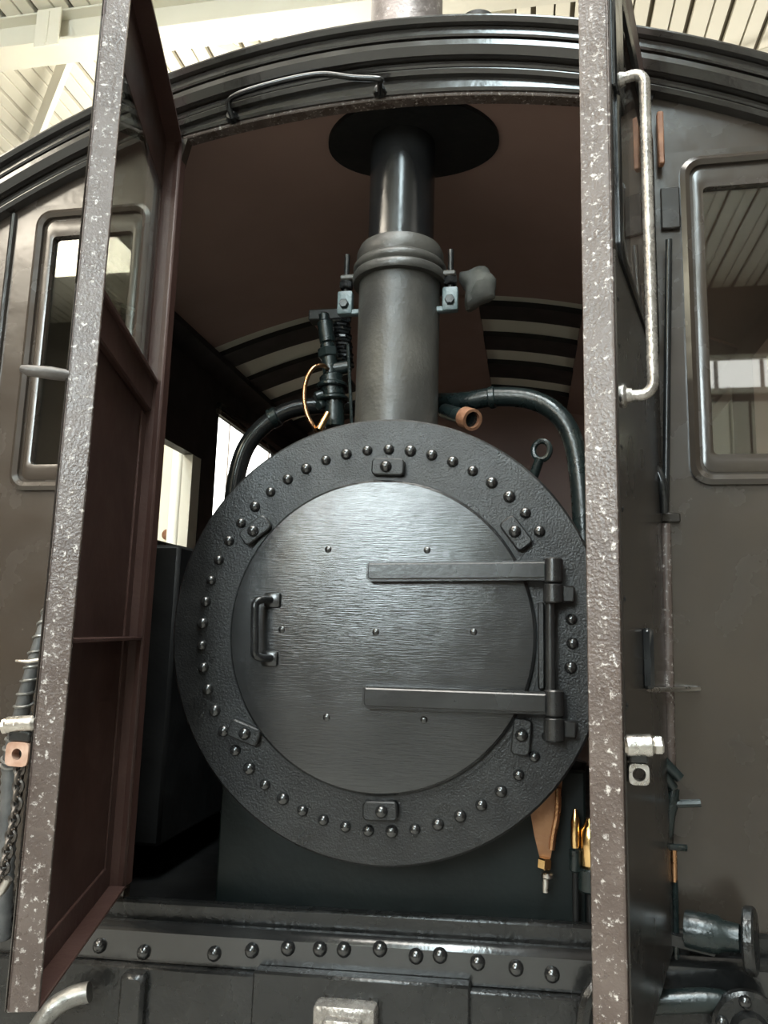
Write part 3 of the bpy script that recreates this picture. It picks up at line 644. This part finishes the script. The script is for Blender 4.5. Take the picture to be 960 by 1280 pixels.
bm = NB(); cyl(bm, at(684, 1090, .10), at(684, 1098, .10), .014, seg=12, bev=.003); cyl(bm, at(682, 1098, .10), at(682, 1115, .10), .008, seg=10); obj('union_tail', bm, 'steel', cs)
for u0, u1, v0, v1, rr, lab in ((719, 719, 1018, 1060, .010, 'slim polished brass oil cylinder, left of the pair by the right door'), (737, 737, 1030, 1084, .020, 'stout polished brass oil cylinder close behind the right door')):
    t = thing('oil_cylinder', lab, 'oil cylinder', tuple(at(u0, v1+20, .12)), 'brass oil cylinders')
    a, b = at(u0, v1, .12), at(u1, v0, .12)
    bm = NB(); lathe(bm, [(0, 0), (rr*.8, 0), (rr, .006), (rr, (b-a).length-.012), (rr*.6, (b-a).length), (rr*.35, (b-a).length+.012), (0, (b-a).length+.014)], a, b-a, 24); obj('cylinder_body', bm, 'brass', t)
    bm = NB(); cyl(bm, a-Vector((0, 0, .05)), a, rr*1.3, seg=20, bev=.004); obj('cylinder_base', bm, 'green_black', t)
    bm = NB(); cyl(bm, a-Vector((0, 0, .35)), a-Vector((0, 0, .05)), .008, seg=10); obj('supply_pipe', bm, 'soot', t)
pipe('drain_pipe', 'dark vertical drain pipe between copper bracket and brass cylinders', 'pipe', [at(722, 950, .2), at(712, 1000, .2), at(706, 1050, .2), at(706, 1100, .2), at(706, 1150, .2), at(706, 1200, .2)], .022, 'soot')

# ------------------------------------------------------------------ hose, chain and coupling outside
hs = thing('brake_hose', 'wire-wrapped grey brake hose hanging behind the left door edge', 'hose', tuple(at(20, 905, .0)))
hp = spline([at(76, 742, .10), at(66, 752, .04), at(55, 785, .01), at(42, 830, .0), at(32, 870, .0), at(24, 905, .01), at(17, 935, .025), at(14, 955, .04)], 6)
bm = NB(); tube(bm, hp, [.012+.010*k/(len(hp)-1) for k in range(len(hp))], 14); obj('hose_body', bm, 'hose_rubber', hs)
hel = []
for k in range(361):
    f = k/360*(len(hp)-1); i0 = min(int(f), len(hp)-2); p = hp[i0].lerp(hp[i0+1], f-i0)
    dd = (hp[i0+1]-hp[i0]).normalized(); ex, ez = frame_of(dd); a = k/360*2*math.pi*17; r_ = .014+.010*k/360
    hel.append(p+(ex*math.cos(a)+ez*math.sin(a))*r_)
bm = NB(); tube(bm, hel, .0035, 6); obj('wire_wrap', bm, 'silver_hose', hs)
bm = NB(); tube(bm, [at(20, 826, -.02), at(36, 827, -.025), at(54, 824, -.02)], [.003, .005, .005], 8); obj('hose_pin', bm, 'steel', hs)
YD = -.50
def latch(door, side):
    k = .0
    if side == 'L': A, B, N0, N1, K0, K1, E0, E1 = (8, 906), (46, 904), (4, 908), (12, 907), (14, 912), (40, 928), (13, 926), (38, 958)
    else: A, B, N0, N1, K0, K1, E0, E1 = (780, 932), (817, 932), (816, 931), (829, 931), (786, 940), (810, 955), (785, 953), (811, 981)
    bm = NB(); cyl(bm, at(*A, YD), at(*B, YD), .0165 if side == 'R' else .014, seg=20, bev=.004); lt = obj('door_latch', bm, 'steel', door, 'bare metal door latch')
    bm = NB(); cyl(bm, at(*N0, YD), at(*N1, YD), .014, seg=6, bev=.003); obj('latch_nut', bm, 'steel', lt)
    a, b = at(*K0, YD), at(*K1, YD); bm = NB(); box(bm, (a.x, YD-.008, b.z), (b.x, YD+.012, a.z), .003); obj('latch_block', bm, 'beam_black', lt)
    a, b = at(*E0, YD), at(*E1, YD); bm = NB(); cc = Vector(((a.x+b.x)/2, 0, (a.z+b.z)/2)); il = []; ol = []
    for q in range(32):
        c_, s_ = math.cos(q*math.pi/16), math.sin(q*math.pi/16); rr = (abs(c_)**5+abs(s_)**5)**-.2
        ol.append((cc.x+rr*c_*(b.x-a.x)/2, cc.z+rr*s_*(a.z-b.z)/2))
    for p in ol:
        an = math.atan2(p[1]-cc.z, p[0]-cc.x); il.append((cc.x+.0095*math.cos(an), cc.z+.0095*math.sin(an)))
    n = len(ol); LP = [[bm.verts.new((p[0], y, p[1])) for p in lp_] for lp_, y in ((ol, YD+.01), (ol, YD-.01), (il, YD-.01), (il, YD+.01))]
    for i in range(4):
        for k in range(n): bm.faces.new((LP[i][k], LP[i][(k+1) % n], LP[(i+1) % 4][(k+1) % n], LP[(i+1) % 4][k]))
    obj('latch_eye', bm, 'rust_pink' if side == 'L' else 'steel', lt)
mat('rust_pink', (.34, .19, .13), (.52, .36, .28), 40, (.4, .6), metal=.3, bump=.4)
latch(door_l, 'L'); latch(door_r, 'R')
lh = thing('hanging_hose', 'ribbed grey hose hanging below the rusty hose eye', 'hose', tuple(at(12, 1100, .04)))
hp = [at(14, 950, .04).lerp(at(2, 1180, .04), k/20) for k in range(21)]
bm = NB(); tube(bm, [p for q in range(20) for p in (hp[q], hp[q].lerp(hp[q+1], .5))], [.019 if q % 2 else .022 for q in range(40)], 14); obj('hose_body', bm, 'hose_rubber', lh)
cn = thing('safety_chain', 'rusty dark chain hanging down behind the left door edge', 'chain', tuple(at(5, 1120, -.02)))
YC = -.5
cpts = [at(25, 956, YC).lerp(at(21, 1010, YC), k/5) for k in range(5)]+[at(21, 1010, YC).lerp(at(0, 1110, YC), k/10) for k in range(11)]
for k in range(len(cpts)-1):
    p, q = cpts[k], cpts[k+1]; dd = (q-p); ln = dd.length*.68; dd.normalize(); s_ = Vector((0, 1, 0)) if k % 2 else Vector((1, 0, 0))
    s_ = (s_-dd*s_.dot(dd)).normalized(); m_ = (p+q)/2
    bm = NB(); tube(bm, [m_+dd*math.cos(a)*ln+s_*math.sin(a)*.0085 for a in (2*math.pi*j/14 for j in range(14))], .0034, 6, True); obj('chain_link', bm, 'chain_iron', cn)
bm = NB(); tube(bm, spline([at(10, 1098, YC), at(2, 1112, YC), at(-8, 1120, YC)], 4), .008, 10); obj('chain_hook', bm, 'steel', cn)
pb = pipe('silver_hose', 'silvery hose lying under the bottom corner of the left door', 'hose', [at(112, 1240, -.02), at(90, 1246, -.03), at(65, 1262, -.05), at(45, 1290, -.06)], .022, 'silver_hose')
rc = thing('latch_lever', 'dark forked lever on the front panel right of the bright door latch', 'lever', tuple(at(840, 985, .05)))
bm = NB(); tube(bm, [at(822, 945, .04), at(850, 973, .04)], [.014, .011], 10); obj('lever_arm', bm, 'green_black', rc)
bm = NB(); tube(bm, [at(824, 958, .04), at(842, 985, .05)], [.012, .01], 10); obj('lever_arm', bm, 'green_black', rc)
hk = thing('pipe_elbow', 'dark jointed drain cock on the right front panel', 'pipe fitting', tuple(at(838, 1060, .06)))
bm = NB(); tube(bm, [at(842, 985, .06), at(838, 1005, .06), at(836, 1020, .06), at(832, 1040, .06), at(826, 1060, .06)], [.012, .016, .013, .016, .012], 10); obj('cock_body', bm, 'green_black', hk)
bm = NB(); tube(bm, [at(836, 1005, .06), at(876, 1004, .05)], .008, 8); obj('cock_lever', bm, 'green_black', hk)
bm = NB(); tube(bm, [at(818, 1060, .06), at(832, 1058, .05), at(858, 1060, .06)], .007, 8); obj('cock_arm', bm, 'green_black', hk)
bm = NB(); tube(bm, [at(842, 1062, .06), at(843, 1102, .06)], .0065, 10); obj('copper_tail', bm, 'copper', hk, 'bright copper tail pipe')
bm = NB(); tube(bm, [at(844, 1100, .06), at(846, 1200, .06)], .006, 8); obj('tail_rod', bm, 'green_black', hk)
fb = thing('flat_bar', 'dark flat bar slanting down to the flanged buffer at lower right', 'bar', tuple(at(838, 1180, .0)))
obj('bar', poly_prism([(770, 1158), (838, 1168), (900, 1184), (893, 1196), (838, 1182), (770, 1176)], .02, .02), 'beam_black', fb)
bf = thing('buffer', 'dark flanged buffer with round head at the lower right edge', 'buffer', tuple(at(915, 1215, -.05)))
a, b = at(884, 1166, .03), at(946, 1177, .0); d = (b-a).normalized(); ln = (b-a).length
bm = NB(); lathe(bm, [(0, -.04), (.036, -.04), (.036, .02), (.029, .03), (.026, ln-.03)], a, d, 28); obj('buffer_stem', bm, 'green_black', bf)
bm = NB(); lathe(bm, [(0, ln-.022), (.058, ln-.022), (.062, ln-.018), (.062, ln-.004), (.058, ln), (0, ln+.003)], a, d, 36); obj('buffer_head', bm, 'beam_black', bf)
lf = thing('pipe_flange', 'round bolted pipe flange at the lower right corner', 'flange', tuple(at(940, 1290, -.05)))
c = at(935, 1285, -.02); bm = NB(); lathe(bm, [(0, .03), (.03, .03), (.034, .02), (.036, .012), (.06, .010), (.066, .004), (.066, -.01), (0, -.01)], c, (0, -1, 0), 32); obj('flange_disc', bm, 'beam_black', lf)
bm = NB(); dome_mesh(bm, .012, .012); o = obj('flange_bolt', bm, 'rivet_black', lf); first = True
for k in range(5):
    a = math.radians(25+k*72); l_ = c+Vector((math.cos(a)*.05, -.016, math.sin(a)*.05))
    if first: o.location = l_; WL[o.name] = l_; first = False
    else: copyto(o, lf, l_)
pp = pipe('train_pipe', 'dark horizontal pipe along the lower right of the front', 'pipe', [at(790, 1255, .0), at(840, 1252, .0), at(900, 1252, .0), at(935, 1275, .0)], .022, 'green_black')
